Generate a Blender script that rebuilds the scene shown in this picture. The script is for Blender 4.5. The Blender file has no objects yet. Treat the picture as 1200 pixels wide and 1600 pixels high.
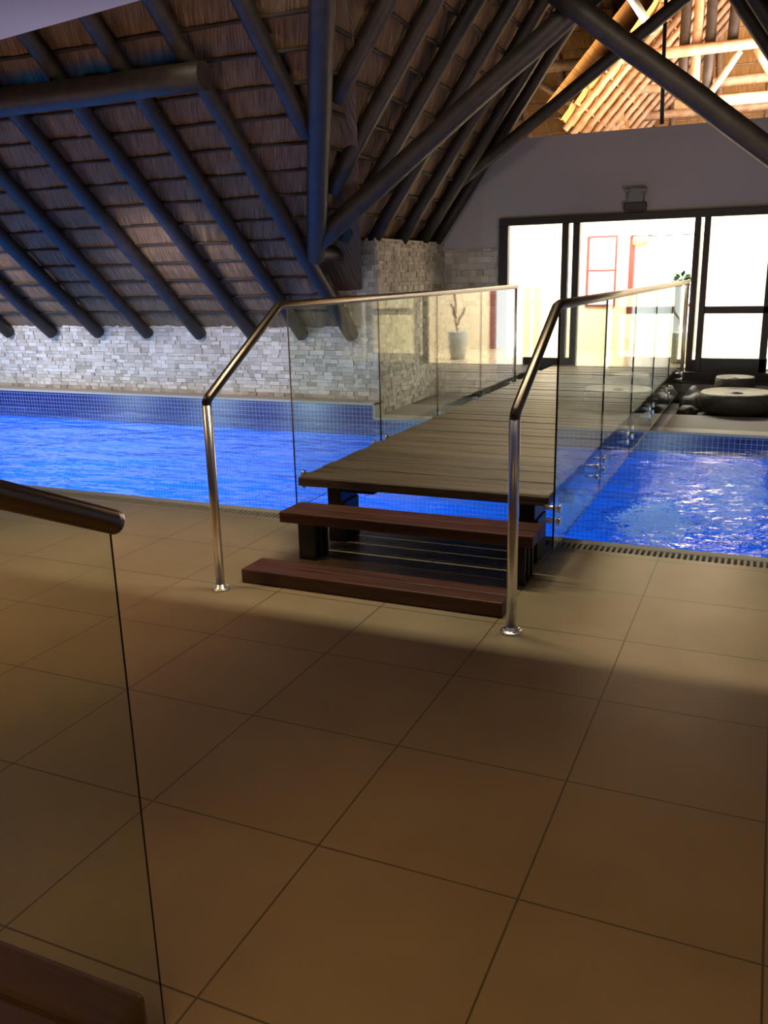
import bpy, bmesh, math, random
from mathutils import Vector, Matrix
random.seed(7)
R = math.radians
sc = bpy.context.scene
C = sc.collection
H = 1.62

# ---------------------------------------------------------------- camera
cam_d = bpy.data.cameras.new('camera')
cam_d.sensor_fit = 'HORIZONTAL'; cam_d.sensor_width = 36.0
cam_d.lens = 1351.56 / 1200 * 36.0
cam_d.clip_start = 0.05; cam_d.clip_end = 200
cam = bpy.data.objects.new('camera', cam_d); C.objects.link(cam)
yaw, pitch, roll = 0.420772, 0.26702, -0.02366
fw = Vector((-math.sin(yaw)*math.cos(pitch), math.cos(yaw)*math.cos(pitch), -math.sin(pitch)))
rt = Vector((math.cos(yaw), math.sin(yaw), 0)); up = rt.cross(fw)
r2 = rt*math.cos(roll) + up*math.sin(roll); u2 = -rt*math.sin(roll) + up*math.cos(roll)
M4 = Matrix((r2, u2, -fw)).transposed().to_4x4(); M4.translation = (0, 0, H)
cam.matrix_world = M4
sc.camera = cam

# ---------------------------------------------------------------- exposure, world
sc.view_settings.view_transform = 'Standard'
sc.view_settings.look = 'None'
sc.view_settings.exposure = 0.0
sc.view_settings.gamma = 1.0
sc.view_settings.use_curve_mapping = False
sc.cycles.use_denoising = True
sc.cycles.sample_clamp_indirect = 4.0
sc.cycles.max_bounces = 10
sc.cycles.transparent_max_bounces = 24
sc.cycles.caustics_reflective = False
w = bpy.data.worlds.new('world'); sc.world = w; w.use_nodes = True
w.node_tree.nodes['Background'].inputs[0].default_value = (0.055, 0.05, 0.06, 1)
w.node_tree.nodes['Background'].inputs[1].default_value = 0.3

def light(kind, name, loc, target, energy, color, size=0.3, sy=None, spot=None, blend=0.4):
    d = bpy.data.lights.new(name, kind); d.energy = energy; d.color = color
    if kind == 'AREA':
        d.size = size
        if sy: d.shape = 'RECTANGLE'; d.size_y = sy
    else:
        d.shadow_soft_size = size
    if kind == 'SPOT': d.spot_size = R(spot); d.spot_blend = blend
    o = bpy.data.objects.new(name, d); C.objects.link(o); o.location = loc
    if target is not None:
        o.rotation_euler = (Vector(target)-Vector(loc)).to_track_quat('-Z', 'Y').to_euler()
    return o
# warm downlights over the walkway near the camera
WARM = (1.0, 0.60, 0.20)
light('SPOT', 'downlight', (-4.2, 2.8, 2.95), (-3.8, 3.1, 0), 200, WARM, 0.08, spot=75, blend=1)
light('SPOT', 'downlight', (-0.9, 0.8, 2.95), (-0.6, 0.9, 0), 125, WARM, 0.4, spot=115, blend=1)
light('SPOT', 'downlight', (1.6, 2.2, 2.95), (1.4, 2.4, 0), 20, WARM, 0.08, spot=120, blend=1)
# overhead lamp at the walkway edge of the pool, wall washers, added roof fill lights
o = light('AREA', 'long_overhead_light', (-1.6, 4.27, 4.55), None, 120, (1.0, 0.90, 0.66), 3.2, 0.08); o.rotation_euler = (R(14), 0, 0)  # unseen lamp, its long narrow shape made to blur the rail shadows
light('SPOT', 'roof_fill_light', (-7.6, 3.7, 1.2), (-7.0, 7.2, 2.6), 95, (1.0, 0.66, 0.48), 0.9, spot=150, blend=1)  # unseen fill spots added to brighten the dark thatch
light('SPOT', 'roof_fill_light', (-3.6, 3.7, 1.2), (-4.0, 7.0, 2.9), 80, (1.0, 0.66, 0.48), 0.9, spot=150, blend=1)
light('SPOT', 'roof_fill_light', (0.2, 6.3, 0.7), (-3.0, 9.2, 3.2), 165, (1.0, 0.70, 0.52), 0.4, spot=110, blend=1)
light('SPOT', 'wall_washer_light', (-9.2, 6.7, 2.0), (-9.4, 9.1, 0.5), 270, (1.0, 0.92, 0.95), 0.3, spot=110, blend=1)
light('SPOT', 'wall_washer_light', (-6.0, 6.7, 2.0), (-6.0, 9.1, 0.5), 150, (1.0, 0.92, 0.95), 0.3, spot=110, blend=1)
# underwater lamps set in the near pool wall
for x, e in ((-10.4, 1100), (-8.6, 900), (-6.8, 700), (-5.0, 420), (-3.2, 300), (-1.2, 260), (0.8, 260), (2.4, 260)):
    light('SPOT', 'underwater_lamp_light', (x, 5.30, -0.45), (x, 7.2, -1.35), e*.43, (0.72, 0.9, 1.0), 0.12, spot=125, blend=1)
# the lit rooms behind the gable wall
light('AREA', 'entrance_room_light', (-1.8, 12.4, 3.0), (-1.8, 12.4, 0), 560, (1.0, 0.95, 0.85), 2.6, 1.4)
light('AREA', 'roof_tube_light', (-1.6, 12.1, 3.5), (-3.2, 16, 4.8), 95, (1.0, 0.76, 0.48), 1.2)
light('AREA', 'roof_tube_light', (0.5, 13.4, 3.6), (-0.6, 16, 5), 520, (1.0, 0.84, 0.74), 1.2)

# ---------------------------------------------------------------- materials
def mat(name, color=(.5,.5,.5), rough=.5, metal=0.0, spec=None):
    m = bpy.data.materials.new(name); m.use_nodes = True
    b = m.node_tree.nodes['Principled BSDF']
    b.inputs['Base Color'].default_value = (*color, 1)
    b.inputs['Roughness'].default_value = rough
    b.inputs['Metallic'].default_value = metal
    if spec is not None: b.inputs['Specular IOR Level'].default_value = spec
    return m, m.node_tree, b
def N(nt, t, **kw):
    n = nt.nodes.new(t)
    for k, v in kw.items(): setattr(n, k, v)
    return n
def noise(nt, vec, scale, detail=3, rough=.55, dist=0):
    n = N(nt, 'ShaderNodeTexNoise'); n.inputs['Scale'].default_value = scale
    n.inputs['Detail'].default_value = detail; n.inputs['Roughness'].default_value = rough
    n.inputs['Distortion'].default_value = dist
    if vec is not None: nt.links.new(vec, n.inputs['Vector'])
    return n.outputs['Fac']
def ramp(nt, fac, stops):
    r = N(nt, 'ShaderNodeValToRGB'); e = r.color_ramp.elements
    while len(e) < len(stops): e.new(.5)
    for i, (p, c) in enumerate(stops): e[i].position = p; e[i].color = (*c, 1)
    nt.links.new(fac, r.inputs[0]); return r.outputs[0]
def mapping(nt, vec, scale, rot=(0,0,0)):
    n = N(nt, 'ShaderNodeMapping'); n.inputs['Scale'].default_value = scale; n.inputs['Rotation'].default_value = rot
    nt.links.new(vec, n.inputs['Vector']); return n.outputs[0]
def bump(nt, b, h, strength=.3, dist=.01):
    n = N(nt, 'ShaderNodeBump'); n.inputs['Strength'].default_value = strength; n.inputs['Distance'].default_value = dist
    nt.links.new(h, n.inputs['Height']); nt.links.new(n.outputs[0], b.inputs['Normal']); return n.outputs[0]
def mth(nt, op, a, b=None, c=None):
    n = N(nt, 'ShaderNodeMath', operation=op)
    for i, v in enumerate((a, b, c)):
        if v is None: continue
        if isinstance(v, (int, float)): n.inputs[i].default_value = v
        else: nt.links.new(v, n.inputs[i])
    return n.outputs[0]
def geo_pos(nt):
    return N(nt, 'ShaderNodeNewGeometry').outputs['Position']
def sepxyz(nt, v):
    s = N(nt, 'ShaderNodeSeparateXYZ'); nt.links.new(v, s.inputs[0]); return s.outputs
def mixc(nt, fac, a, b):
    n = N(nt, 'ShaderNodeMix', data_type='RGBA')
    for i, v in ((0, fac), (6, a), (7, b)):
        if isinstance(v, (int, float)): n.inputs[i].default_value = v
        elif isinstance(v, tuple): n.inputs[i].default_value = (*v, 1)
        else: nt.links.new(v, n.inputs[i])
    return n.outputs[2]

def mk_thatch(name, dark, mid, lite):
    m, nt, b = mat(name, mid, .85)
    uv = N(nt, 'ShaderNodeUVMap').outputs[0]
    f1 = noise(nt, mapping(nt, uv, (70, 4, 1)), 1, 4, .6)
    f2 = noise(nt, mapping(nt, uv, (3, 2.2, 1)), 1, 2)
    c1 = ramp(nt, f1, [(.3, dark), (.52, mid), (.75, lite)])
    c = mixc(nt, mth(nt, 'MULTIPLY', f2, .5), c1, dark)
    nt.links.new(c, b.inputs['Base Color']); bump(nt, b, f1, .9, .02)
    return m
thatch = mk_thatch('thatch', (.07,.040,.022), (.24,.145,.08), (.42,.28,.16))
thatch_lit = mk_thatch('thatch_lamplit', (.30,.13,.03), (.62,.32,.10), (.80,.52,.22))  # lighter copy of the thatch, lamplight of the far roof put into its colour

def mk_log(name, a, c, rough=.55):
    m, nt, b = mat(name, a, rough)
    oi = N(nt, 'ShaderNodeTexCoord').outputs['Object']
    f = noise(nt, mapping(nt, oi, (9, 9, 9)), 1, 5, .65)
    nt.links.new(ramp(nt, f, [(.3, a), (.7, c)]), b.inputs['Base Color'])
    bump(nt, b, f, .4, .01); return m
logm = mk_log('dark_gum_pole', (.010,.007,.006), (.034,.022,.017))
loglit = mk_log('lamplit_gum_pole', (.30,.16,.085), (.55,.36,.22))  # lighter copy of the poles with the far roof's lamplight in the colour
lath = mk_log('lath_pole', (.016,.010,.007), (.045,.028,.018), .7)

def mk_wood(name, dark, lite, scale=(2, 30, 30), rough=.45):
    m, nt, b = mat(name, dark, rough)
    p = geo_pos(nt); f = noise(nt, mapping(nt, p, scale), 1, 5, .6, .6)
    g = N(nt, 'ShaderNodeNewGeometry').outputs['Random Per Island']
    c = ramp(nt, f, [(.35, dark), (.65, lite)])
    hs = N(nt, 'ShaderNodeHueSaturation'); nt.links.new(c, hs.inputs['Color'])
    nt.links.new(mth(nt, 'MULTIPLY_ADD', g, .6, .7), hs.inputs['Value'])
    nt.links.new(hs.outputs[0], b.inputs['Base Color']); bump(nt, b, f, .3, .004); return m
deckwood = mk_wood('weathered_deck_wood', (.050,.034,.020), (.15,.112,.066))
treadwood = mk_wood('red_hardwood', (.050,.018,.012), (.115,.042,.026))
blacksteel, _, _ = mat('black_steel', (.012,.012,.014), .4)
framem, nt, b = mat('dark_timber_frame', (.020,.013,.011), .5)
redwood, _, _ = mat('red_brown_frame', (.16,.022,.012), .5)

steel, nt, b = mat('brushed_stainless', (.95,.93,.90), .33, 1.0)
f = noise(nt, mapping(nt, N(nt,'ShaderNodeTexCoord').outputs['Object'], (40, 40, 400)), 1, 2)
nt.links.new(mth(nt, 'MULTIPLY_ADD', f, .15, .24), b.inputs['Roughness'])
bronze, _, _ = mat('bronzed_steel', (.20,.155,.115), .28, 1.0)

# floor tiles: 0.6 m porcelain with thin dark joints
def grid_lines(nt, sx, sy, ox, oy, wd, axes=(0, 1)):
    s = sepxyz(nt, geo_pos(nt)); out = None
    for ax, sp, of in ((axes[0], sx, ox), (axes[1], sy, oy)):
        t = mth(nt, 'FRACT', mth(nt, 'DIVIDE', mth(nt, 'SUBTRACT', s[ax], of - 50*sp), sp))
        d = mth(nt, 'ABSOLUTE', mth(nt, 'SUBTRACT', t, .5))
        l = mth(nt, 'GREATER_THAN', d, .5 - wd/sp/2)
        out = l if out is None else mth(nt, 'MAXIMUM', out, l)
    return out
tile, nt, b = mat('beige_porcelain_tile', (.36,.30,.20), .34)
ln = grid_lines(nt, .604, .604, -1.10, 1.925, .006)
f1 = noise(nt, geo_pos(nt), 1.1, 3); f2 = noise(nt, geo_pos(nt), 160, 2)
c = ramp(nt, f1, [(.35, (.31,.235,.135)), (.65, (.40,.31,.19))])
c = mixc(nt, mth(nt, 'MULTIPLY', f2, .25), c, (.16,.12,.07))
nt.links.new(mixc(nt, ln, c, (.11,.08,.045)), b.inputs['Base Color'])
bump(nt, b, mth(nt, 'SUBTRACT', 1.0, ln), .6, .002)
coping, nt, b = mat('pale_coping_stone', (.40,.37,.32), .6)
bump(nt, b, noise(nt, geo_pos(nt), 60, 4), .3, .004)
terrace, nt, b = mat('terrace_stone', (.17,.15,.13), .7)
bump(nt, b, noise(nt, geo_pos(nt), 60, 4), .3, .004)
bedm, nt, b = mat('dark_pebble_bed', (.05,.045,.03), .8)
v = N(nt, 'ShaderNodeTexVoronoi'); v.inputs['Scale'].default_value = 22; nt.links.new(geo_pos(nt), v.inputs['Vector'])
nt.links.new(mixc(nt, v.outputs['Distance'], (.09,.085,.06), (.02,.02,.012)), b.inputs['Base Color']); bump(nt, b, v.outputs['Distance'], 1, .02)

def mk_mosaic(name, tilec, tile2, grout, axes):
    m, nt, b = mat(name, tilec, .25)
    ln = grid_lines(nt, .05, .05, 0, -.03, .006, axes)
    f = noise(nt, geo_pos(nt), 14, 2)
    nt.links.new(mixc(nt, ln, ramp(nt, f, [(.4, tilec), (.6, tile2)]), grout), b.inputs['Base Color'])
    return m
mosaic = mk_mosaic('blue_glass_mosaic', (.008,.016,.12), (.012,.024,.18), (.20,.22,.34), (0, 2))
basinm = mk_mosaic('blue_basin_mosaic', (.008,.33,.84), (.014,.37,.90), (.10,.50,.95), (0, 1))
basinw = mk_mosaic('blue_basin_wall_mosaic', (.004,.13,.80), (.006,.15,.88), (.05,.28,.9), (0, 2))

stone, nt, b = mat('split_travertine', (.5,.45,.4), .85)
g = N(nt, 'ShaderNodeNewGeometry')
c = ramp(nt, g.outputs['Random Per Island'], [(0, (.36,.31,.26)), (.3, (.52,.47,.42)), (.7, (.62,.57,.52)), (1, (.78,.74,.70))])
f = noise(nt, g.outputs['Position'], 35, 5, .7)
c = mixc(nt, mth(nt, 'MULTIPLY', f, .5), c, (.40,.36,.32))
nt.links.new(c, b.inputs['Base Color']); bump(nt, b, f, .9, .015)
plaster, nt, b = mat('painted_plaster', (.42,.40,.41), .8); bump(nt, b, noise(nt, geo_pos(nt), 40, 4), .15, .004)
whitep, _, _ = mat('white_plaster', (.85,.82,.75), .7)
ceilp, _, _ = mat('ceiling_plaster', (.62,.60,.62), .8)
polfloor, _, _ = mat('polished_cream_floor', (.62,.52,.36), .12)
creamw, _, _ = mat('cream_wall', (.74,.66,.50), .6)

def mk_clear(name, tint, edge=None, ior=1.5, rough=0.0, bumpn=None):
    m = bpy.data.materials.new(name); m.use_nodes = True; nt = m.node_tree; nt.nodes.clear()
    out = N(nt, 'ShaderNodeOutputMaterial'); mx = N(nt, 'ShaderNodeMixShader')
    fr = N(nt, 'ShaderNodeLayerWeight'); fr.inputs[0].default_value = .5
    r0 = ((ior-1)/(ior+1))**2
    fz = mth(nt, 'MULTIPLY_ADD', mth(nt, 'POWER', fr.outputs['Facing'], 5.0), 1-r0, r0)
    tr = N(nt, 'ShaderNodeBsdfTransparent'); tr.inputs[0].default_value = (*tint, 1)
    gl = N(nt, 'ShaderNodeBsdfGlossy'); gl.inputs['Roughness'].default_value = rough
    nt.links.new(fz, mx.inputs[0]); nt.links.new(tr.outputs[0], mx.inputs[1])
    nt.links.new(gl.outputs[0], mx.inputs[2]); nt.links.new(mx.outputs[0], out.inputs[0])
    return m, nt, fr, gl, mx, out
glass = mk_clear('balustrade_glass', (.93,.97,.93))[0]
glassedge, _, _ = mat('glass_edge', (.006,.014,.012), .2)
winglass = mk_clear('window_glass', (.97,.98,.97))[0]

water, nt, fr, gl, mx, out = mk_clear('pool_water_surface', (.80,.92,1.0), ior=1.33, rough=.03)
p = geo_pos(nt); s = sepxyz(nt, p)
h1 = noise(nt, mapping(nt, p, (1.2, 2.4, 1)), 1.6, 3, .5, .4)
h2 = noise(nt, mapping(nt, p, (1, 1.4, 1)), 9, 3, .6, .5)
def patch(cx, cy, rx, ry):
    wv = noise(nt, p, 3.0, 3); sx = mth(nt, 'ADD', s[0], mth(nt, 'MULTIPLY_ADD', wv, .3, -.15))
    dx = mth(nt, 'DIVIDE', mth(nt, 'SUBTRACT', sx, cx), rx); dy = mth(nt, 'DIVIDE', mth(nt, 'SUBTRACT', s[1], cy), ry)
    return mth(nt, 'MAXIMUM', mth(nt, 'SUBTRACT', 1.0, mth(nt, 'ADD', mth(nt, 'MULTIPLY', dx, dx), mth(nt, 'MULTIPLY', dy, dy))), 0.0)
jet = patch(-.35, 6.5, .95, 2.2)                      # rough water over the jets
aer_refl = patch(-.17, 6.9, .31, 1.7)                     # pale foam column, also painting in the door pane's reflection
aer_refl2 = patch(-.62, 7.0, .33, 1.5)  # fainter patch beside it, reflection painted in as well
froth_glint = patch(-.62, 5.95, .40, .85)                     # broken froth at its foot, also painting in the bright doorway's glints
hh = mth(nt, 'ADD', mth(nt, 'MULTIPLY', h1, 1.0), mth(nt, 'MULTIPLY', h2, mth(nt, 'ADD', mth(nt, 'MULTIPLY', froth_glint, 2.2), mth(nt, 'MULTIPLY_ADD', jet, .7, .03))))
bn = N(nt, 'ShaderNodeBump'); bn.inputs['Strength'].default_value = .42; bn.inputs['Distance'].default_value = .10
nt.links.new(hh, bn.inputs['Height']); nt.links.new(bn.outputs[0], fr.inputs['Normal']); nt.links.new(bn.outputs[0], gl.inputs['Normal'])
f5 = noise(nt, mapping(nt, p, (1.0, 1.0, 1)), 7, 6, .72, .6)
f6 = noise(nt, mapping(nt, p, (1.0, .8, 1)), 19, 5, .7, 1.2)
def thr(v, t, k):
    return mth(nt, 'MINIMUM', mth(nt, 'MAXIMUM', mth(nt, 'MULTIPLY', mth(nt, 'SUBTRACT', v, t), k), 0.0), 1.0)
fa = mth(nt, 'MULTIPLY', thr(mth(nt, 'ADD', mth(nt, 'MULTIPLY', aer_refl, .75), mth(nt, 'MULTIPLY', f5, .6)), .52, 4.0), mth(nt, 'MULTIPLY_ADD', thr(f6, .40, 3.5), .6, .3))
fb = mth(nt, 'MULTIPLY', thr(mth(nt, 'ADD', mth(nt, 'MULTIPLY', aer_refl2, .5), mth(nt, 'MULTIPLY', f5, .7)), .60, 3.5), .30)
fc = mth(nt, 'MULTIPLY', thr(mth(nt, 'ADD', mth(nt, 'MULTIPLY', froth_glint, .34), f6), .69, 14.0), 1.0)
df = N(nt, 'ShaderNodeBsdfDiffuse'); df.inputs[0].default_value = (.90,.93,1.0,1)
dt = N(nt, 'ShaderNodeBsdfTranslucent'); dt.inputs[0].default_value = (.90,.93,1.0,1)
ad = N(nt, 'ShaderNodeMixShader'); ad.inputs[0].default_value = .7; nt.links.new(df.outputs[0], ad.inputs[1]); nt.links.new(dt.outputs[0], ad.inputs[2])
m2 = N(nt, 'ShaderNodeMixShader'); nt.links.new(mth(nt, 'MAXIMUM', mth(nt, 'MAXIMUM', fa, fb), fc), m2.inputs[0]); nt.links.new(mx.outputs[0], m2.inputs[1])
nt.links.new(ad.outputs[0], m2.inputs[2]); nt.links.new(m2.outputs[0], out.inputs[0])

def mk_emit(name, color, strength):
    m = bpy.data.materials.new(name); m.use_nodes = True; nt = m.node_tree; nt.nodes.clear()
    e = N(nt, 'ShaderNodeEmission'); e.inputs[0].default_value = (*color, 1); e.inputs[1].default_value = strength
    o = N(nt, 'ShaderNodeOutputMaterial'); nt.links.new(e.outputs[0], o.inputs[0]); return m
daylight = mk_emit('daylit_pane', (1.0,.99,.97), 3.2)
tubelit = mk_emit('lit_tube', (1.0,.97,.9), 9)
leafm, _, _ = mat('leaf_green', (.03,.10,.015), .5)
stemm, _, _ = mat('red_brown_stem', (.30,.09,.05), .6)
potw, _, _ = mat('pale_ceramic', (.55,.58,.56), .3)
curt, _, _ = mat('gold_curtain_fabric', (.62,.42,.14), .8)
granite, nt, b = mat('dark_weathered_stone', (.10,.075,.05), .55)
f = noise(nt, geo_pos(nt), 30, 5, .7)
nt.links.new(ramp(nt, f, [(.35, (.018,.013,.009)), (.7, (.06,.046,.032))]), b.inputs['Base Color']); bump(nt, b, f, .6, .01)
stonetop, nt, b = mat('pale_wet_stone', (.30,.29,.22), .3)
f = noise(nt, geo_pos(nt), 60, 5, .75)
nt.links.new(ramp(nt, f, [(.35, (.07,.07,.05)), (.6, (.34,.33,.25))]), b.inputs['Base Color']); bump(nt, b, f, .6, .01)
fittingm, _, _ = mat('grey_light_fitting', (.20,.20,.21), .5)
fitdark, _, _ = mat('dark_light_fitting', (.03,.03,.032), .5)
gratem, _, _ = mat('grey_grate', (.33,.30,.25), .5)
channelm, _, _ = mat('dark_channel', (.02,.018,.014), .8)

# ---------------------------------------------------------------- helpers
def tag(o, label=None, cat=None, group=None, kind=None):
    if label: o['label'] = label
    if cat: o['category'] = cat
    if group: o['group'] = group
    if kind: o['kind'] = kind
    return o
def empty(name, loc, label, cat, group=None):
    o = bpy.data.objects.new(name, None); C.objects.link(o); o.location = loc; o.empty_display_size = .1
    return tag(o, label, cat, group)
def obj(name, bm, m, parent=None, origin=None, bev=0, seg=2, smooth=False):
    """bm holds world coordinates; origin = where the object's own origin goes"""
    me = bpy.data.meshes.new(name)
    org = Vector(origin) if origin is not None else Vector((0, 0, 0))
    if origin is None and bm.verts:
        xs = [v.co for v in bm.verts]
        org = Vector(((min(v.x for v in xs)+max(v.x for v in xs))/2, (min(v.y for v in xs)+max(v.y for v in xs))/2, min(v.z for v in xs)))
    bmesh.ops.translate(bm, verts=bm.verts, vec=-org)
    if smooth:
        for fc in bm.faces: fc.smooth = True
    bm.to_mesh(me); bm.free()
    for mm in (m if isinstance(m, (list, tuple)) else [m]): me.materials.append(mm)
    o = bpy.data.objects.new(name, me); C.objects.link(o)
    if parent is not None:
        pl = parent.get('_w', None)
        pw = Vector(parent.location)
        q = parent.parent
        while q is not None: pw = pw + q.location; q = q.parent
        o.parent = parent; o.location = org - pw
    else: o.location = org
    if bev:
        md = o.modifiers.new('bevel', 'BEVEL'); md.width = bev; md.segments = seg; md.limit_method = 'ANGLE'
    return o
def bx(bm, x0, x1, y0, y1, z0, z1, mi=0):
    v = [bm.verts.new((x, y, z)) for x in (x0, x1) for y in (y0, y1) for z in (z0, z1)]
    for q in ((0,1,3,2), (4,6,7,5), (0,4,5,1), (2,3,7,6), (0,2,6,4), (1,5,7,3)):
        f = bm.faces.new([v[i] for i in q]); f.material_index = mi
    return v
def box(name, x0, x1, y0, y1, z0, z1, m, parent=None, bev=0, **k):
    bm = bmesh.new(); bx(bm, x0, x1, y0, y1, z0, z1); return obj(name, bm, m, parent, bev=bev, **k)
def struct(o): o['kind'] = 'structure'; return o
def tube(bm, pts, rad, n=16, caps=True, wob=0.0, taper=None):
    """swept round bar through pts with mitred bends"""
    pts = [Vector(p) for p in pts]; rings = []
    side = None
    for i, p in enumerate(pts):
        a = (pts[i]-pts[i-1]).normalized() if i else None
        b = (pts[i+1]-pts[i]).normalized() if i < len(pts)-1 else None
        t = (a+b).normalized() if a and b else (a or b)
        if side is None:
            side = t.cross(Vector((0, 0, 1)))
            if side.length < .05: side = t.cross(Vector((1, 0, 0)))
        side = (side - t*side.dot(t)).normalized(); v = t.cross(side)
        k = 1.0
        if a and b: k = 1.0/max(.5, a.dot(t))
        r = rad*(taper(i/(len(pts)-1)) if taper else 1)
        off = Vector((random.uniform(-wob, wob), random.uniform(-wob, wob), random.uniform(-wob, wob)))
        rings.append([bm.verts.new(p + off + (side*math.cos(2*math.pi*j/n) + v*math.sin(2*math.pi*j/n))*r) for j in range(n)])
    for a, b in zip(rings, rings[1:]):
        for j in range(n): bm.faces.new((a[j], a[(j+1) % n], b[(j+1) % n], b[j])).smooth = True
    if caps:
        bm.faces.new(rings[0][::-1]); bm.faces.new(rings[-1])
    return rings
def log(name, p0, p1, r, m=None, parent=None, wob=.006, seg=10, **k):
    p0, p1 = Vector(p0), Vector(p1); bm = bmesh.new()
    ph = random.uniform(0, 6)
    pts = [p0.lerp(p1, i/seg) for i in range(seg+1)]
    tube(bm, pts, r, 12, wob=wob, taper=lambda t: 1.04-.08*t+.03*math.sin(7*t+ph))
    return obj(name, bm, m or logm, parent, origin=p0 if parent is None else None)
def lathe(bm, prof, cx, cy, n=40, mi=0):
    rings = []
    for r, z in prof: rings.append([bm.verts.new((cx+r*math.cos(2*math.pi*j/n), cy+r*math.sin(2*math.pi*j/n), z)) for j in range(n)])
    for a, b in zip(rings, rings[1:]):
        for j in range(n):
            f = bm.faces.new((a[j], a[(j+1) % n], b[(j+1) % n], b[j])); f.smooth = True; f.material_index = mi
    return rings

# ================================================================ SETTING
# floor near the pool, the pool basin, far ledge, recess floor
struct(box('floor', -11.5, 3.0, -2.0, 5.02, -.12, 0.0, tile))
WZ = -.035                                             # water level
NY, FY = 5.20, 8.90                                    # near / far waterline
XC, WY, DY = -4.08, 9.10, 11.30                        # side wall plane, cladding wall plane, gable wall plane
# near coping lip
struct(box('trim_1', -11.5, 3.0, 5.14, 5.22, -.40, 0.0, coping, bev=.008))
# basin
struct(box('pool_floor', -11.5, 3.0, 5.0, 9.3, -1.5, -1.35, basinm))
struct(box('pool_wall_near', -11.5, 3.0, 5.10, 5.20, -1.35, -.40, basinw))
struct(box('pool_wall_far', -11.5, 3.0, FY, 9.3, -1.35, WZ-.12, basinw))
struct(box('pool_wall_left', -11.6, -11.5, 5.0, 9.3, -1.5, .2, basinw))
struct(box('pool_wall_right', 3.0, 3.1, 5.0, 9.3, -1.5, 0, basinw))
# raised tiled ledge (left) and low tiled kerb (right)
struct(box('pool_ledge', -11.5, XC, FY+.0, WY+.02, WZ-.12, .195, mosaic))
struct(box('pool_kerb', XC, 3.0, FY, FY+.25, WZ-.12, .035, mosaic))
struct(box('trim_2', -11.5, XC+.02, FY-.015, WY+.02, .195, .225, coping, bev=.006))
struct(box('trim_3', XC+.02, 3.0, FY-.015, FY+.22, .035, .065, coping, bev=.006))
struct(box('trim_4', XC-.0, XC+.02, FY-.015, FY+.25, .035, .225, coping))
struct(box('terrace_floor', XC, 3.0, FY+.22, 10.0, -.1, .062, terrace))
struct(box('planting_bed_floor', XC, 3.0, 10.0, DY+.02, -.1, .03, bedm))
# water
bm = bmesh.new()
xs = [-11.5 + 14.5*i/240 for i in range(241)]; ys = [5.22 + 3.68*i/80 for i in range(81)]
def wz(x, y):
    j = max(0, 1-((x+.25)/.85)**2-((y-6.2)/1.4)**2)
    return WZ + .004*math.sin(2.1*x+1.3*y)+.003*math.sin(5.3*y-3.1*x)+.004*math.sin(3.7*x+.8*math.sin(4*y)) + j*.02*(random.random()-.4)
g = [[bm.verts.new((x, y, wz(x, y))) for y in ys] for x in xs]
for i in range(240):
    for j in range(80): bm.faces.new((g[i][j], g[i+1][j], g[i+1][j+1], g[i][j+1]))
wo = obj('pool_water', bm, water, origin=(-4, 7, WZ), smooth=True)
tag(wo, 'bright blue rippled water filling the indoor pool', 'water', kind='stuff')

# overflow grate between floor and pool
ch = empty('overflow_grate', (-4, 5.08, -.02), 'long grey slatted overflow drain running beside the near pool edge', 'drain')
bm = bmesh.new(); bx(bm, -11.5, 3.0, 5.02, 5.14, -.12, -.05); obj('channel', bm, channelm, ch)
bm = bmesh.new(); x = -11.5
while x < 2.99:
    bx(bm, x, x+.016, 5.025, 5.135, -.03, -.004); x += .034
obj('slats', bm, gratem, ch)

# stone cladding walls -------------------------------------------------
def cladding(bm, axis, a0, a1, plane, z0, ztop, outward, rh=.048):
    """axis 'x': stones run along x on plane y=plane; 'y': along y on plane x=plane"""
    z = z0; k = 0
    while True:
        top = ztop(a0) if callable(ztop) else ztop
        if z >= top: break
        h = min(rh*random.uniform(.75, 1.25), top-z)
        a = a0 - random.uniform(0, .1)
        while a < a1:
            l = random.uniform(.05, .15); d = random.uniform(.004, .026)
            s0, s1 = max(a, a0), min(a+l, a1)-.002
            if s1-s0 > .01 and h > .008:
                lo, hi = (plane, plane+outward*d) if outward > 0 else (plane+outward*d, plane)
                if axis == 'x': v = bx(bm, s0, s1, lo, hi, z, z+h-.0025)
                else: v = bx(bm, lo, hi, s0, s1, z, z+h-.0025)
                for q in v:
                    q.co += Vector((random.uniform(-1, 1), random.uniform(-1, 1), random.uniform(-1, 1)))*.0035
            a += l
        z += h; k += 1
eave_z = 1.12
bm = bmesh.new(); bx(bm, -11.5, -4.42, WY+.03, WY+.3, .2, eave_z+.35); cladding(bm, 'x', -10.8, -4.42, WY+.03, .225, eave_z+.30, -1)
struct(obj('wall_back', bm, stone))
bm = bmesh.new(); bx(bm, -4.42, XC-.03, WY+.03, DY, .05, 2.02); cladding(bm, 'x', -4.42, XC, WY+.03, .225, 2.0, -1)
cladding(bm, 'y', WY, DY, XC-.03, .06, 2.0, 1)
struct(obj('wall_side', bm, stone))
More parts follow.
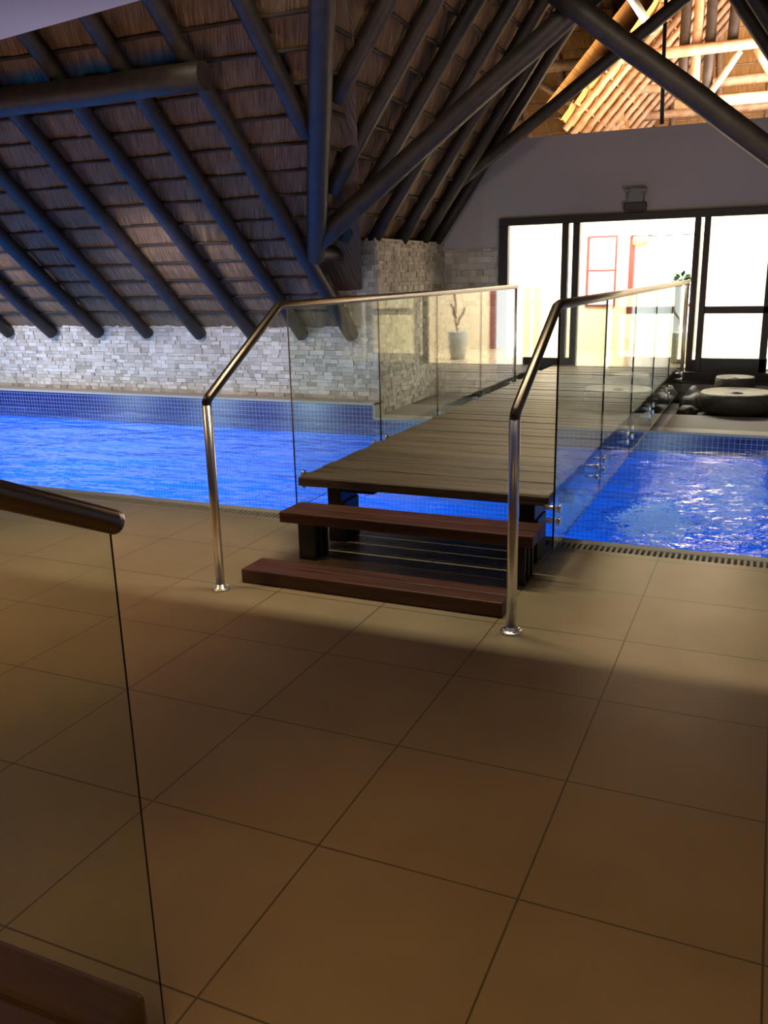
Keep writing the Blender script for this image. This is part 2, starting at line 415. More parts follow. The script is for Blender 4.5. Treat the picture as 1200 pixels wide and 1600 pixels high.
# gable wall with the sliding door opening
bm = bmesh.new()
bx(bm, -4.6, -3.32, DY, DY+.2, 0, 3.22); bx(bm, -3.32, .02, DY, DY+.2, 2.28, 3.22); bx(bm, .02, 3.0, DY, DY+.2, 0, 3.22)
bx(bm, -3.32, .02, DY, DY+.2, -.1, .36)
struct(obj('wall_gable', bm, plaster))
bm = bmesh.new(); cladding(bm, 'x', XC, -3.34, DY, .05, 1.93, -1, .07)
struct(obj('trim_5', bm, stone))
struct(box('wall_right', 3.0, 3.2, -2, DY, -.1, 7.5, plaster))
struct(box('wall_left', -11.8, -11.5, -2, 9.4, -.1, 7.5, plaster))
struct(box('wall_front', -11.8, 3.2, -2.2, -2, -.1, 7.5, plaster))
# flat plastered ceiling over the walkway, its edge shows top left
bm = bmesh.new()
v = [bm.verts.new(q) for q in ((-11.5, -2, 3.0), (3.0, -2, 3.0), (3.0, 3.98, 3.0), (-2.9, 4.0, 3.0), (-4.35, 4.255, 3.0), (-11.5, 5.5, 3.0))]
f = bm.faces.new(v); r_ = bmesh.ops.extrude_face_region(bm, geom=[f]); bmesh.ops.translate(bm, verts=[q for q in r_['geom'] if isinstance(q, bmesh.types.BMVert)], vec=(0, 0, .22))
bmesh.ops.recalc_face_normals(bm, faces=bm.faces)
struct(obj('ceiling', bm, ceilp))

# ================================================================ ROOF OF THE POOL HALL
TA, TB = math.tan(R(40)), 1.40
XB = -4.37; ZB = 1.93; AX = -1.575                     # eave of the recess roof and its ridge axis
def zA(y): return eave_z + (WY-y)*TA
def yA(z): return WY - (z-eave_z)/TA
def xB(z): return XB + (z-ZB)/TB
def xval(z): return xB(z) if z > ZB else XB
def course_mesh(bm, P0, P1, nrm, zs, along_step=.06, drop=.04, uv=None):
    """P0(z), P1(z): ends of the course line at height z; nrm = inward normal"""
    for i, (za, zb) in enumerate(zip(zs, zs[1:])):
        a0, a1, b0, b1 = P0(za), P1(za), P0(zb), P1(zb)
        L = max((a1-a0).length, (b1-b0).length)
        if L < .02: continue
        n = max(2, int(L/along_step)); rows = []
        for k in range(n+1):
            t = k/n; j = random.uniform(-.012, .012)
            lo = a0.lerp(a1, t); hi = b0.lerp(b1, t); d = (hi-lo).normalized()
            lo2 = lo - d*random.uniform(0, .035) + nrm*(drop+j)
            md = lo.lerp(hi, .5) + nrm*(drop*.75+j)
            rows.append([(bm.verts.new(lo2), t*L, za), (bm.verts.new(md), t*L, (za+zb)/2), (bm.verts.new(hi+nrm*j*.3), t*L, zb), (bm.verts.new(lo2-nrm*.05), t*L, za)])
        for r0, r1 in zip(rows, rows[1:]):
            for q in ((3, 0), (0, 1), (1, 2)):
                vs = (r0[q[0]], r1[q[0]], r1[q[1]], r0[q[1]])
                f = bm.faces.new([x[0] for x in vs])
                for lp, x in zip(f.loops, vs): lp[uv].uv = (x[1], x[2]*1.5)
def roof(name, P0, P1, nrm, zs, m, thick=True, kids=True, lm=None, lr=.017, every=1):
    bm = bmesh.new(); uv = bm.loops.layers.uv.new('UVMap')
    course_mesh(bm, P0, P1, nrm, zs, uv=uv)
    # outer skin so the roof is a solid layer, not a sheet
    a, b_, c_, d_ = P0(zs[0]), P1(zs[0]), P1(zs[-1]), P0(zs[-1])
    vs = [bm.verts.new(q - nrm*.28) for q in (a, b_, c_, d_)]; f = bm.faces.new(vs)
    for lp in f.loops: lp[uv].uv = (lp.vert.co.x, lp.vert.co.z)
    o = struct(obj(name, bm, m))
    if kids:
        for z in zs[1:-1:every]:
            p0, p1 = P0(z)+nrm*.052, P1(z)+nrm*.052
            if (p1-p0).length < .2: continue
            bm = bmesh.new(); nn = max(3, int((p1-p0).length/.5))
            tube(bm, [p0.lerp(p1, i/nn) for i in range(nn+1)], lr, 6, wob=.008)
            obj('batten', bm, lm or lath, o)
    return o
stepA = .29*math.sin(R(40))
zsA = [eave_z-.02+stepA*i for i in range(21)]
nA = Vector((0, -math.sin(R(40)), -math.cos(R(40))))
roof('roof_thatch_left', lambda z: Vector((-11.5, yA(z), z)), lambda z: Vector((xval(z), yA(z), z)), nA, zsA, thatch)
stepB = .29*math.sin(math.atan(TB))
zsB = [ZB-.12+stepB*i for i in range(17)]
ang = math.atan(TB)
nB = Vector((math.sin(ang), 0, -math.cos(ang))); nC = Vector((-nB.x, 0, nB.z))
roof('roof_thatch_recess_left', lambda z: Vector((xB(z), max(1.5, yA(max(z, ZB))), z)), lambda z: Vector((xB(z), DY, z)), nB, zsB, thatch)
XR = 1.22
def xC(z): return XR-(z-ZB)/TB
roof('roof_thatch_recess_right', lambda z: Vector((xC(z), DY, z)), lambda z: Vector((xC(z), max(1.5, yA(max(z, ZB))), z)), nC, zsB, thatch)
roof('roof_thatch_right', lambda z: Vector((xC(z) if z > ZB else XR, yA(z), z)), lambda z: Vector((3.2, yA(z), z)), nA, zsA, thatch)
struct(box('wall_pier', 1.0, 3.0, WY, DY, .05, 2.0, plaster))

# rafters on the left slope
dA = Vector((0, -math.cos(R(40)), math.sin(R(40))))
RA = .076
xsA = [-10.45, -9.68, -8.90, -8.10, -7.31, -6.50, -5.75, -5.06, -4.42]
names = ['ninth', 'eighth', 'seventh', 'sixth', 'fifth', 'fourth', 'third', 'second', 'first']
for x, nm in zip(xsA, names):
    st = Vector((x, WY-.02, eave_z)) + nA*(RA+.045) - dA*.10
    top = 6.2
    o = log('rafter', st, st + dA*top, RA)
    tag(o, f'dark rafter pole on the left thatch slope, {nm} left of the stone wall corner', 'rafter', 'rafters on the left thatch slope')
# jack rafters starting at the valley
for x, nm in ((-3.72, 'lower'), (-3.0, 'upper')):
    z = ZB + (x-XB)*TB
    st = Vector((x, yA(z), z)) + nA*(RA+.045) + dA*.05
    o = log('rafter', st, st + dA*2.4, RA)
    tag(o, f'short dark rafter pole rising from the valley beam, {nm} of the two', 'rafter', 'jack rafters at the valley')
# valley beam
vz0, vz1 = ZB, 5.4
va = Vector((xB(vz0), yA(vz0), vz0)); vb = Vector((xB(vz1), yA(vz1), vz1))
off = (nA+nB).normalized()*.14
o = log('valley_beam', va+off, vb+off, .095)
tag(o, 'thick dark valley beam rising from the log stub where two thatch slopes meet', 'beam')
# rafters on the recess left slope
dB = Vector((math.cos(ang), 0, math.sin(ang)))
ysB = [6.20, 6.92, 7.66, 8.44, 9.20, 9.97, 10.66, 11.13]
nmB = ['eighth', 'seventh', 'sixth', 'fifth', 'fourth', 'third', 'second', 'nearest']
for y, nm in zip(ysB, nmB):
    z = max(zA(y), ZB+.13)
    if y < yA(ZB): z += .12
    st = Vector((xB(z), y, z)) + nB*(RA+.045)
    en = Vector((xB(5.55), y, 5.55)) + nB*(RA+.045)
    o = log('rafter', st, en, RA)
    lab = 'dark rafter pole of the steep slope, lying against the grey gable wall' if nm == 'nearest' else f'dark rafter pole on the steep thatch slope, {nm} out from the gable wall'
    tag(o, lab, 'rafter', 'rafters on the steep left slope of the recess')
dC = Vector((-dB.x, 0, dB.z))
for y, nm in ((8.3, 'closer to the pool'), (9.6, 'middle one'), (10.9, 'next to the gable wall')):
    z = ZB+.13
    st = Vector((xC(z), y, z)) + nC*(RA+.045); en = Vector((xC(5.55), y, 5.55)) + nC*(RA+.045)
    o = log('rafter', st, en, RA)
    tag(o, f'dark rafter pole at the top right corner, {nm}', 'rafter', 'rafters on the right slope of the recess')
# purlin under the left rafters
pz = Vector((-4.28, 0, 0))
py_, pzz = 6.40, zA(6.40)-.0
pp = Vector((0, py_, pzz)) + nA*(2*RA+.045+.11)
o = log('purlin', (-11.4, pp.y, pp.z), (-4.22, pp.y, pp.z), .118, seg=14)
tag(o, 'thick horizontal purlin log under the rafters at top left, sawn end visible', 'beam')
# log stub carrying the valley beam
o = log('log_stub', (-4.36, 8.02, 1.86), (-4.36, 9.30, 1.86), .085)
tag(o, 'short horizontal log sticking out of the stone wall corner', 'beam')
# trusses
def member(name, p, q, r, lab, m=None, group=None, seg=10):
    o = log(name, p, q, r, m, seg=seg); return tag(o, lab, 'beam', group)
T1 = 7.95
member('truss_beam', (-4.25, T1, 1.93), (-1.50, T1, 3.86), .10, 'dark truss log rising right from the valley foot, nearer crossing pair', group='truss logs in the pool hall')
member('truss_beam', (-1.85, T1-.19, 3.80), (.95, T1-.19, 1.61), .09, 'thickest black truss log, falling to the right edge above the doors', group='truss logs in the pool hall')
T2 = 10.85
member('truss_beam', (-4.0, T2-.08, 2.50), (-.45, T2-.08, 4.88), .075, 'thinner dark truss log crossing in front of the grey gable wall', group='truss logs in the pool hall')
o = member('tie_rod', (-1.39, 11.2, 3.23), (-1.43, 11.2, 5.3), .022, 'thin vertical black rod standing on top of the gable wall', seg=4)
o['category'] = 'rod'

# ================================================================ LIT ROOF BEYOND THE GABLE WALL
def loglit_(name, p, q, r, lab, group, cat='rafter'):
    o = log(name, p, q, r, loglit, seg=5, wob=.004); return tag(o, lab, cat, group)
BZ = 3.2
zsD = [BZ+.2*i for i in range(14)]
def yD(z): return 17.2-(z-BZ)/.84
angE = R(48); TE = math.tan(angE)
def xE(z): return -3.05+(z-3.75)/TE
def xF(z): return 1.3-(z-3.75)/TE
nE = Vector((math.sin(angE), 0, -math.cos(angE))); nF = Vector((-nE.x, 0, nE.z))
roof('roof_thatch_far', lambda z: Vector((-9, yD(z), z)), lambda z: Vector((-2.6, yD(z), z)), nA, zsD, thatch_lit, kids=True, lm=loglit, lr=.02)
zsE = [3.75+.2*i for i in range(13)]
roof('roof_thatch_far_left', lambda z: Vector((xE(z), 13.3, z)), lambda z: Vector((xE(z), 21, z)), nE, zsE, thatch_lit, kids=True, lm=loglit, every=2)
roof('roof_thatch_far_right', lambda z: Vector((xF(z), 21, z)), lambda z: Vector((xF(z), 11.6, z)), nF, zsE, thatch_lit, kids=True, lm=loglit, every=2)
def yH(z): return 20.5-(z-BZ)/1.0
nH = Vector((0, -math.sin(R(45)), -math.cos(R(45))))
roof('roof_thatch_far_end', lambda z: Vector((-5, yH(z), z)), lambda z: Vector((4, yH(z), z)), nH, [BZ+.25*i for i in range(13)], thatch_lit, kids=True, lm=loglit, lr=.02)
dE = Vector((math.cos(angE), 0, math.sin(angE))); dF = Vector((-dE.x, 0, dE.z))
ords = ['nearest', 'second', 'third', 'fourth', 'fifth', 'sixth', 'seventh', 'eighth', 'ninth', 'tenth']
for i in range(10):
    y = 13.6+.52*i
    p = Vector((xE(3.75), y, 3.75))+nE*.1
    loglit_('rafter', p-dE*.1, p+dE*3.4, .048, f'lit rafter pole slanting up right beyond the wall, {ords[i]} in its row', 'lit rafters slanting right')
    y = 12.2+.7*i
    p = Vector((xF(3.75), y, 3.75))+nF*.1
    loglit_('rafter', p-dF*.1, p+dF*3.4, .05, f'brightly lit rafter pole slanting up left in the far roof, {ords[i]} in its row', 'lit rafters slanting left')
dD = Vector((0, -1, .84)).normalized()
for i in range(6):
    x = -6.4+.72*i
    p = Vector((x, 17.2, BZ))+nA*.1
    loglit_('rafter', p, p+dD*3.6, .06, f'golden lit rafter pole on the far orange thatch, {ords[5-i]} from its right end', 'rafters on the far orange thatch')
dH = Vector((0, -1, 1)).normalized()
for i in range(6):
    x = -3.0+.85*i
    p = Vector((x, 20.5, BZ))+nH*.1
    loglit_('rafter', p, p+dH*4.2, .06, f'pale lit rafter pole on the far end slope, {ords[i]} from the left', 'rafters on the far end slope')
TIE = 'lit tie beams in the far roof'
for y, z, a, b_ in ((14.0, 4.56, -3.6, 1.2), (14.3, 3.92, -1.6, 1.4), (16.2, 4.5, -3.2, 1.2), (17.6, 4.3, -2.9, 1.2)):
    loglit_('tie_beam', (a, y, z), (b_, y, z), .075, {14.0: 'horizontal lit tie beam in the far roof, highest and nearest', 14.3: 'lower horizontal lit beam at the right, just above the gable wall', 16.2: 'horizontal lit tie beam in the far roof, middle one', 17.6: 'horizontal lit tie beam in the far roof, deepest one'}[y], TIE, 'beam')
for x, lab in ((-1.50, 'left'), (-1.33, 'middle'), (-1.16, 'right')):
    o = log('king_post', (x, 14.15, 4.0), (x, 14.15, 5.9), .07, lath if x != -1.33 else loglit, seg=5)
    tag(o, f'vertical king post pole in the far roof, {lab} of the three standing together', 'post', 'king posts in the far roof')
o = log('king_post', (-.86, 14.15, 4.58), (-.86, 14.15, 5.9), .07, lath, seg=5); tag(o, 'single vertical post beside the right tube light in the far roof', 'post')
for (p, q, lab) in (((-3.3, 14.1, 4.1), (-2.35, 14.1, 4.95), 'pale brace pole rising right in front of the orange thatch'),
                    ((-3.55, 14.1, 4.35), (-2.9, 14.1, 3.95), 'short pale brace pole falling right over the orange thatch'),
                    ((-1.1, 14.1, 4.0), (-.75, 14.1, 4.5), 'short lit brace right of the king posts'),
                    ((-.55, 14.1, 4.5), (-.1, 14.1, 3.8), 'lit brace falling right near the picture edge'),
                    ((-2.6, 15.2, 5.1), (-1.2, 15.2, 6.2), 'lit truss pole behind the left tube light')):
    loglit_('brace', p, q, .05, lab, 'braces in the far roof', 'brace')
def tubelight(p, q, lab):
    p, q = Vector(p), Vector(q); t = empty('tube_light', (p+q)/2, lab, 'light', 'tube lights in the far roof')
    bm = bmesh.new(); tube(bm, [p, q], .026, 10); obj('tube', bm, tubelit, t)
    d = (q-p).normalized(); bm = bmesh.new(); tube(bm, [p-d*.06+Vector((0,0,.07)), q+d*.06+Vector((0,0,.07))], .035, 8); obj('batten_housing', bm, whitep, t)
    for e_, s_ in ((p, -1), (q, 1)):
        bm = bmesh.new(); tube(bm, [e_, e_+d*s_*.05], .032, 8); obj('lamp_holder', bm, whitep, t)
tubelight((-2.05, 12.2, 4.94), (-1.717, 12.2, 4.461), 'bright white tube light hanging at a slant, left of the vertical rod')
tubelight((-.75, 12.2, 4.80), (-.565, 12.2, 4.37), 'bright white tube light hanging at a slant, in the top right corner')

# ================================================================ ROOM BEHIND THE DOORS
struct(box('floor_entrance', -7, 4, DY+.2, 14.0, .25, .42, polfloor))
BY = 13.85
bm = bmesh.new()
WX0, WX1, WZ0, WZ1 = -2.70, -2.25, 1.08, 2.12
DX0, DX1, DZ1 = -2.07, -1.075, 2.10
bx(bm, -7, WX0, BY, BY+.2, .3, 3.0); bx(bm, WX1, DX0, BY, BY+.2, .3, 3.0); bx(bm, DX1, 4, BY, BY+.2, .3, 3.0)
bx(bm, WX0, WX1, BY, BY+.2, .3, WZ0); bx(bm, WX0, WX1, BY, BY+.2, WZ1, 3.0); bx(bm, DX0, DX1, BY, BY+.2, DZ1, 3.0)
struct(obj('wall_entrance', bm, creamw))
struct(box('wall_entrance_left', -4.3, -4.1, DY+.2, BY, .3, 3.0, creamw))
struct(box('wall_entrance_right', 1.2, 1.4, DY+.2, BY, .3, 3.0, creamw))
# red-brown framed window
wn = empty('window_1', ((WX0+WX1)/2, BY, WZ0), 'narrow two-pane window with a thin red-brown frame in the entrance room', 'window'); wn['kind'] = 'structure'
bm = bmesh.new(); t_ = .028
bx(bm, WX0, WX0+t_, BY-.03, BY+.05, WZ0, WZ1); bx(bm, WX1-t_, WX1, BY-.03, BY+.05, WZ0, WZ1)
for z in (WZ0, 1.60, WZ1-t_): bx(bm, WX0+t_, WX1-t_, BY-.03, BY+.05, z, z+t_)
obj('window_frame', bm, redwood, wn)
box('window_pane', WX0+.01, WX1-.01, BY+.06, BY+.07, WZ0+.01, WZ1-.01, daylight, wn)
# bright door at the back
dn = empty('door_1', ((DX0+DX1)/2, BY, .42), 'dazzling daylit doorway with red-brown frame at the back of the entrance room', 'door'); dn['kind'] = 'structure'
bm = bmesh.new(); bx(bm, DX0, DX0+.07, BY-.04, BY+.1, .42, DZ1); bx(bm, DX1-.07, DX1, BY-.04, BY+.1, .42, DZ1)
obj('door_frame', bm, redwood, dn)
box('door_pane', DX0+.02, DX1-.02, BY+.12, BY+.13, .42, DZ1-.01, daylight, dn)
# gathered curtain at the door's top left
cu = empty('curtain', (DX0+.17, BY-.08, 2.05), 'gold curtain swag gathered at the top left of the bright doorway', 'curtain')
bm = bmesh.new(); prev = None
for k in range(25):
    x = DX0+.05+.22*k/24; y = BY-.08+.018*math.sin(k*1.5); zb = 2.0-.05*math.sin(math.pi*k/24)-.02*random.random()
    a, b_ = bm.verts.new((x, y, 2.09)), bm.verts.new((x, y, zb))
    if prev: bm.faces.new((prev[0], a, b_, prev[1])).smooth = True
    prev = (a, b_)
o = obj('fabric', bm, curt, cu); sm = o.modifiers.new('s', 'SOLIDIFY'); sm.thickness = .012
bm = bmesh.new(); tube(bm, [(DX0+.02, BY-.08, 2.10), (DX0+.32, BY-.08, 2.10)], .012, 8); obj('curtain_rod', bm, bronze, cu)
# long cream panel edge seen inside left pane (tall divider)
tag(box('room_divider', -3.75, -3.6, 12.2, 12.26, .42, 2.5, whitep, bev=.01), 'pale tall upright board behind the left glass pane of the sliding doors', 'panel')

# sliding door frame
Z0, Z1 = .40, 2.26
ds = empty('door_2', (-1.65, DY, Z0), 'dark timber framed glass sliding doors in the grey gable wall', 'door'); ds['kind'] = 'structure'
y0, y1 = DY-.06, DY+.08
def fr(name, x0, x1, z0, z1, dy=0, m=framem, p=ds): return box(name, x0, x1, y0+dy, y1+dy-.04, z0, z1, m, p, bev=.006)
fr('head_rail', -3.32, .16, 2.19, 2.28, -.02); fr('jamb', -3.32, -3.20, Z0, 2.19, -.02); fr('jamb', .04, .16, Z0, 2.19, -.02)

# left leaf with its double stile, right leaf with mid rail
fr('stile', -2.515, -2.435, Z0, 2.19); fr('bottom_rail', -3.20, -2.515, Z0, Z0+.14)
fr('stile', -2.385, -2.30, Z0, 2.19, .03); fr('bottom_rail', -2.435, -2.385, Z0, Z0+.14, .03); fr('mid_rail', -2.435, -2.385, 1.20, 1.26, .03)
fr('stile', -.955, -.885, Z0, 2.19, .03); fr('bottom_rail', -.885, -.845, Z0, Z0+.14, .03)
fr('stile', -.845, -.775, Z0, 2.19); fr('bottom_rail', -.775, -.04, Z0-.02, Z0+.165); fr('mid_rail', -.775, -.04, 1.09, 1.175); fr('stile', -.13, -.05, Z0, 2.19, m=framem)
box('door_pane', -3.20, -2.515, DY-.02, DY-.012, Z0+.14, 2.19, winglass, ds)
box('door_pane', -.775, -.13, DY-.02, DY-.012, Z0+.165, 1.09, winglass, ds)
box('door_pane', -.775, -.13, DY-.02, DY-.012, 1.175, 2.19, winglass, ds)
box('sill', -3.32, .16, DY-.10, DY+.16, Z0-.10, Z0, framem, ds, bev=.005)
# emergency light over the door
el = empty('wall_light', (-1.64, DY-.05, 2.31), 'small grey wall light with flared top on a dark box above the doors', 'light')
box('housing', -1.775, -1.515, DY-.11, DY-.002, 2.305, 2.395, fitdark, el, bev=.008)
bm = bmesh.new()
prof = [(.085, 2.395), (.095, 2.44), (.085, 2.49), (.125, 2.555)]
vv = []
for hw, z in prof: vv.append([bm.verts.new((-1.64+sx*hw, yy, z)) for sx, yy in ((-1, DY-.10), (1, DY-.10), (1, DY-.005), (-1, DY-.005))])
for a, b_ in zip(vv, vv[1:]):
    for j in range(4): bm.faces.new((a[j], a[(j+1) % 4], b_[(j+1) % 4], b_[j]))
bm.faces.new(vv[-1]); bm.faces.new(vv[0][::-1])
obj('shade', bm, fittingm, el, bev=.006)
for sx in (-.1, .1): box('lamp_head', -1.64+sx-.03, -1.64+sx+.03, DY-.14, DY-.09, 2.505, 2.545, fittingm, el, bev=.01)

# potted plant just inside the doors
pp_ = empty('potted_plant', (-1.12, 12.1, .42), 'slender green-leaved plant in a pale pot behind the right sliding door edge', 'plant')
bm = bmesh.new(); lathe(bm, [(.0, .42), (.10, .42), (.12, .50), (.15, .80), (.13, .82), (.12, .78), (0, .78)], -1.12, 12.1, 28); obj('pot', bm, potw, pp_)
for k, (a, b_) in enumerate((((-1.12, 12.1, .78), (-1.05, 12.1, 1.40)), ((-1.12, 12.1, .9), (-1.22, 12.1, 1.15)), ((-1.1, 12.1, 1.0), (-1.0, 12.12, 1.2)))):
    bm = bmesh.new(); a = Vector(a); b_ = Vector(b_)
    tube(bm, [a, a.lerp(b_, .3)+Vector((.02, 0, 0)), a.lerp(b_, .7)-Vector((.015, 0, 0)), b_], .014, 8); obj('stem', bm, stemm, pp_)
bm = bmesh.new()
for k in range(70):
    th = random.uniform(0, 6.28); el_ = random.uniform(-.2, 1.2); L = random.uniform(.10, .18)
    c0 = Vector((-1.13+random.uniform(-.1, .1), 12.1+random.uniform(-.1, .1), 1.44+random.uniform(-.04, .08)))
    d = Vector((math.cos(th)*math.cos(el_), math.sin(th)*math.cos(el_), math.sin(el_)*.6)); s_ = d.cross(Vector((0, 0, 1))).normalized()*.03
    q = [c0, c0+d*L*.4+s_, c0+d*L+Vector((0, 0, -.015)), c0+d*L*.4-s_]
    lo = [bm.verts.new(x) for x in q]; hi = [bm.verts.new(x+Vector((0, 0, .004))) for x in q]
    bm.faces.new(lo[::-1]); bm.faces.new(hi)
    for j in range(4): bm.faces.new((lo[j], lo[(j+1) % 4], hi[(j+1) % 4], hi[j]))
o = obj('leaves', bm, leafm, pp_)

# stone water bowls beside the bridge
def bowl(cx, cy, z0, r, h, lab):
    t = empty('stone_bowl', (cx, cy, z0), lab, 'stone bowl', 'stone bowls beside the bridge')
    bm = bmesh.new()
    lathe(bm, [(0, z0), (r*.86, z0), (r*.97, z0+h*.25), (r, z0+h*.6), (r*.97, z0+h*.93), (r*.93, z0+h*.97)], cx, cy, 48)
    obj('bowl_body', bm, granite, t)
    bm = bmesh.new()
    lathe(bm, [(r*.94, z0+h*.95), (r*.92, z0+h), (r*.80, z0+h*.985), (r*.30, z0+h*.93), (r*.16, z0+h*.90), (r*.10, z0+h*.70), (0, z0+h*.68)], cx, cy, 48)
    obj('bowl_rim', bm, stonetop, t)
    bm = bmesh.new(); lathe(bm, [(r*.16, z0+h*.905), (r*.15, z0+h*.95), (r*.10, z0+h*.95), (r*.095, z0+h*.85)], cx, cy, 28); obj('centre_hole', bm, granite, t)
    return t
bowl(-.31, 10.32, .064, .40, .23, 'round dark stone bowl with pale top in front of the right sliding door')
bowl(-.36, 10.93, .03, .225, .36, 'second stone bowl partly hidden behind the front one, close to the doors')
# low rocks in the bed
def rock(cx, cy, z0, rx, ry, rz, lab):
    bm = bmesh.new(); bmesh.ops.create_icosphere(bm, subdivisions=3, radius=1)
    sd = random.uniform(0, 50)
    from mathutils import noise as mn
    for v in bm.verts:
        n_ = mn.noise(v.co*1.6+Vector((sd, 0, 0)))
        v.co = Vector((v.co.x*rx, v.co.y*ry, max(v.co.z, -.55)*rz))*(1+.28*n_) + Vector((cx, cy, z0+rz*.5))
    return tag(obj('boulder', bm, granite, smooth=True), lab, 'boulder', 'dark boulders beside the bridge')
rock(-.80, 10.22, .02, .11, .11, .08, 'dark low boulder at the front left foot of the stone bowl')
rock(-.78, 10.62, .02, .15, .16, .13, 'dark boulder between the bridge and the stone bowl')
rock(-.80, 11.0, .02, .12, .12, .15, 'dark boulder against the door frame next to the bridge')

# ================================================================ BRIDGE AND STEPS
BX0, BX1, BZ0 = -2.57, -1.03, .45
br = empty('footbridge', (-1.8, 4.55, 0), 'weathered timber plank footbridge crossing the pool to the sliding doors', 'bridge')
bm = bmesh.new(); y = 4.50
while y < 11.15:
    e1, e2 = random.uniform(-.006, .006), random.uniform(-.006, .006); dz = random.uniform(-.003, .003)
    bx(bm, BX0+e1, BX1+e2, y, y+.134, BZ0-.042+dz, BZ0+dz); y += .143
obj('deck_planks', bm, deckwood, br, bev=.004, seg=1)
box('fascia_board', BX0+.0, BX1-.0, 4.475, 4.497, BZ0-.055, BZ0-.004, deckwood, br, bev=.003)
for x in (BX0+.12, BX1-.20): box('bearer_beam', x, x+.09, 4.62, 11.15, BZ0-.185, BZ0-.045, blacksteel, br, bev=.004)
box('bearer_beam', (BX0+BX1)/2-.04, (BX0+BX1)/2+.04, 5.6, 11.15, BZ0-.16, BZ0-.045, blacksteel, br)
for x in (BX0+.10, BX1-.22): box('leg', x, x+.12, 4.66, 4.86, .0, BZ0-.185, blacksteel, br, bev=.004)
box('bracket', BX0+.22, BX0+.42, 4.66, 4.72, BZ0-.125, BZ0-.045, blacksteel, br, bev=.006)
for y in (5.6, 7.0, 8.4): box('cross_beam', BX0+.04, BX1-.04, y, y+.07, BZ0-.13, BZ0-.045, blacksteel, br)
y = 4.9
while y < 9.0:
    box('side_bracket', BX1-.04, BX1+.045, y, y+.06, BZ0-.14, BZ0-.06, blacksteel, br); y += 1.3

def step(x0, x1, y0, y1, z0, z1, lab, legs):
    t = empty('wooden_step', ((x0+x1)/2, y0, 0), lab, 'step')
    bm = bmesh.new(); n_ = 2; d = (y1-y0)/n_
    for k in range(n_): bx(bm, x0+random.uniform(-.004, .004), x1, y0+k*d, y0+(k+1)*d-.004, z0, z1)
    obj('tread', bm, treadwood, t, bev=.007)
    for (a, b_, c_, d_) in legs: box('leg', a, b_, c_, d_, 0, z0, blacksteel, t, bev=.003)
    return t
step(-2.575, -1.085, 3.80, 4.02, .0, .078, 'lowest red-brown timber step lying on the tiles before the bridge', [])
lg = [(-2.47, -2.36, 4.27, 4.30), (-2.47, -2.36, 4.34, 4.37), (-2.47, -2.36, 4.41, 4.44)]
lr_ = [(-1.14, -1.10, y, y+.03) for y in (4.27, 4.35, 4.43)]
step(-2.555, -1.045, 4.21, 4.47, .235, .300, 'upper red-brown timber step raised on black legs below the bridge', lg+lr_+[(-1.17, -1.14, 4.25, 4.47)])

# ================================================================ BALUSTRADES
RR = .0245; RZ = 1.465
def standoffs(par, X, ys_, inward):
    for y in ys_:
        for z in (.345, .42-.005):
            bm = bmesh.new(); tube(bm, [(X-inward*.014, y, z), (X-inward*.001, y, z)], .024, 14); tube(bm, [(X-inward*.001, y, z), (X+inward*.075, y, z)], .013, 10)
            obj('standoff_bolt', bm, steel, par)
def flange(par, x, y, z=0.0):
    bm = bmesh.new(); lathe(bm, [(0, z+.001), (.052, z+.001), (.052, z+.009), (.046, z+.012), (.028, z+.014), (.028, z+.03), (.0, z+.03)], x, y, 28)
    f = obj('base_flange', bm, steel, par)
    for k in range(4):
        a = k*math.pi/2+.6; bm = bmesh.new(); lathe(bm, [(0, z+.012), (.007, z+.012), (.007, z+.018), (0, z+.02)], x+.039*math.cos(a), y+.039*math.sin(a), 8)
        obj('bolt', bm, steel, f)
def panel(par, X, ya, yb, z0, z1, slope=None, th=.005):
    t = th; bm = bmesh.new()
    v = [(X-t, ya, z0), (X+t, ya, z0), (X+t, yb, z0), (X-t, yb, z0)]
    za = z1 if slope is None else slope
    u = [(X-t, ya, za), (X+t, ya, za), (X+t, yb, z1), (X-t, yb, z1)]
    V = [bm.verts.new(q) for q in v]; U = [bm.verts.new(q) for q in u]
    for j in range(4):
        f = bm.faces.new((V[j], V[(j+1) % 4], U[(j+1) % 4], U[j])); f.material_index = 0 if j in (1, 3) else 1
    f = bm.faces.new(U); f.material_index = 1; f = bm.faces.new(V[::-1]); f.material_index = 1
    return obj('glass_panel', bm, [glass, glassedge], par)
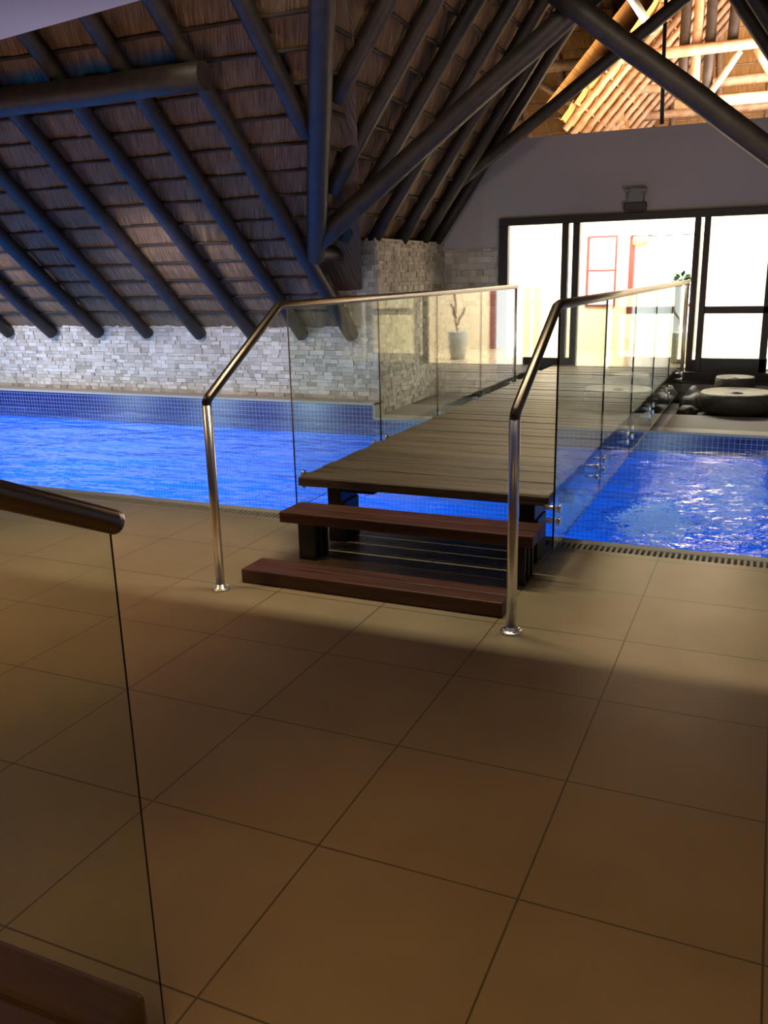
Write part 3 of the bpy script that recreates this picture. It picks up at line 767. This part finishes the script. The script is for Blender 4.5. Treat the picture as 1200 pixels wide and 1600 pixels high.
def balustrade(X, px_, py_, topx, topy, yb, joints, lab, inward, gz=.22, post_end=True):
    t = empty('glass_balustrade', (px_, py_, 0), lab, 'balustrade', 'glass balustrades of the footbridge')
    bm = bmesh.new(); tube(bm, [(px_, py_, .02), (px_+(topx-px_)*.0, py_, 1.0)], RR, 20); obj('post', bm, steel, t)
    bm = bmesh.new(); tube(bm, [(px_, py_, .995), (px_, py_, 1.015), (px_, py_+.02, 1.035), (topx, topy-.02, RZ-.012), (X, topy+.01, RZ), (X, yb, RZ)], RR, 20)
    obj('handrail', bm, bronze, t)
    flange(t, px_, py_)
    for a, b_ in zip(joints, joints[1:]): panel(t, X, a+.003, b_-.003, gz, RZ-RR+.004)
    for a, b_ in zip(joints, joints[1:]): standoffs(t, X, (a+.12, b_-.12), inward)
    return t
bl = balustrade(-2.65, -2.622, 3.67, -2.65, 4.49, 9.66, [4.58, 5.90, 7.13, 8.38, 9.64, 10.86], 'left glass balustrade of the footbridge with stainless handrail and post', 1)
bm = bmesh.new(); tube(bm, [(-2.65, 9.64, .36), (-2.65, 9.64, RZ)], .018, 14); obj('end_post', bm, steel, bl)
brt = balustrade(-.955, -1.0, 3.655, -.965, 4.27, 10.95, [4.27, 5.59, 6.84, 8.11, 9.40, 10.95], 'right glass balustrade of the footbridge with stainless handrail and post', -1)
bm = bmesh.new(); tube(bm, [(-.955, 10.93, .36), (-.955, 10.93, RZ)], .018, 14); obj('end_post', bm, steel, brt)

# foreground stair rail beside the camera
FX = -1.115
t = empty('stair_balustrade', (FX, 1.16, 0), 'foreground bronze handrail with a sheet of glass at the left edge', 'balustrade')
bm = bmesh.new(); tube(bm, [(FX, 1.235, 1.180), (FX, 1.224, 1.185), (FX, .60, 1.468), (FX, .43, 1.505), (FX, -.6, 1.505)], RR*.98, 24); obj('handrail', bm, bronze, t)
bm = bmesh.new(); tube(bm, [(FX, 1.233, 1.1809), (FX, 1.238, 1.1786)], RR*.965, 24); obj('end_cap', bm, steel, t)
bm = bmesh.new()                                     # one sheet, its top edge following the rail
prof = [(1.222, 0.0), (1.222, 1.175), (.60, 1.458), (.43, 1.495), (-.5, 1.495), (-.5, 0.0)]
A = [bm.verts.new((FX-.0025, y, z)) for y, z in prof]; B = [bm.verts.new((FX+.0025, y, z)) for y, z in prof]
bm.faces.new(A[::-1]); bm.faces.new(B)
for k in range(6):
    f = bm.faces.new((A[k], A[(k+1) % 6], B[(k+1) % 6], B[k])); f.material_index = 1
bmesh.ops.recalc_face_normals(bm, faces=bm.faces)
obj('glass_panel', bm, [glass, glassedge], t)
s_ = step(-2.75, -1.145, .95, 1.215, .0, .10, 'dark brown timber step behind glass in the bottom left corner', [])
for o in s_.children: 
    for md in o.modifiers: md.width = .018
bpy.context.view_layer.update()
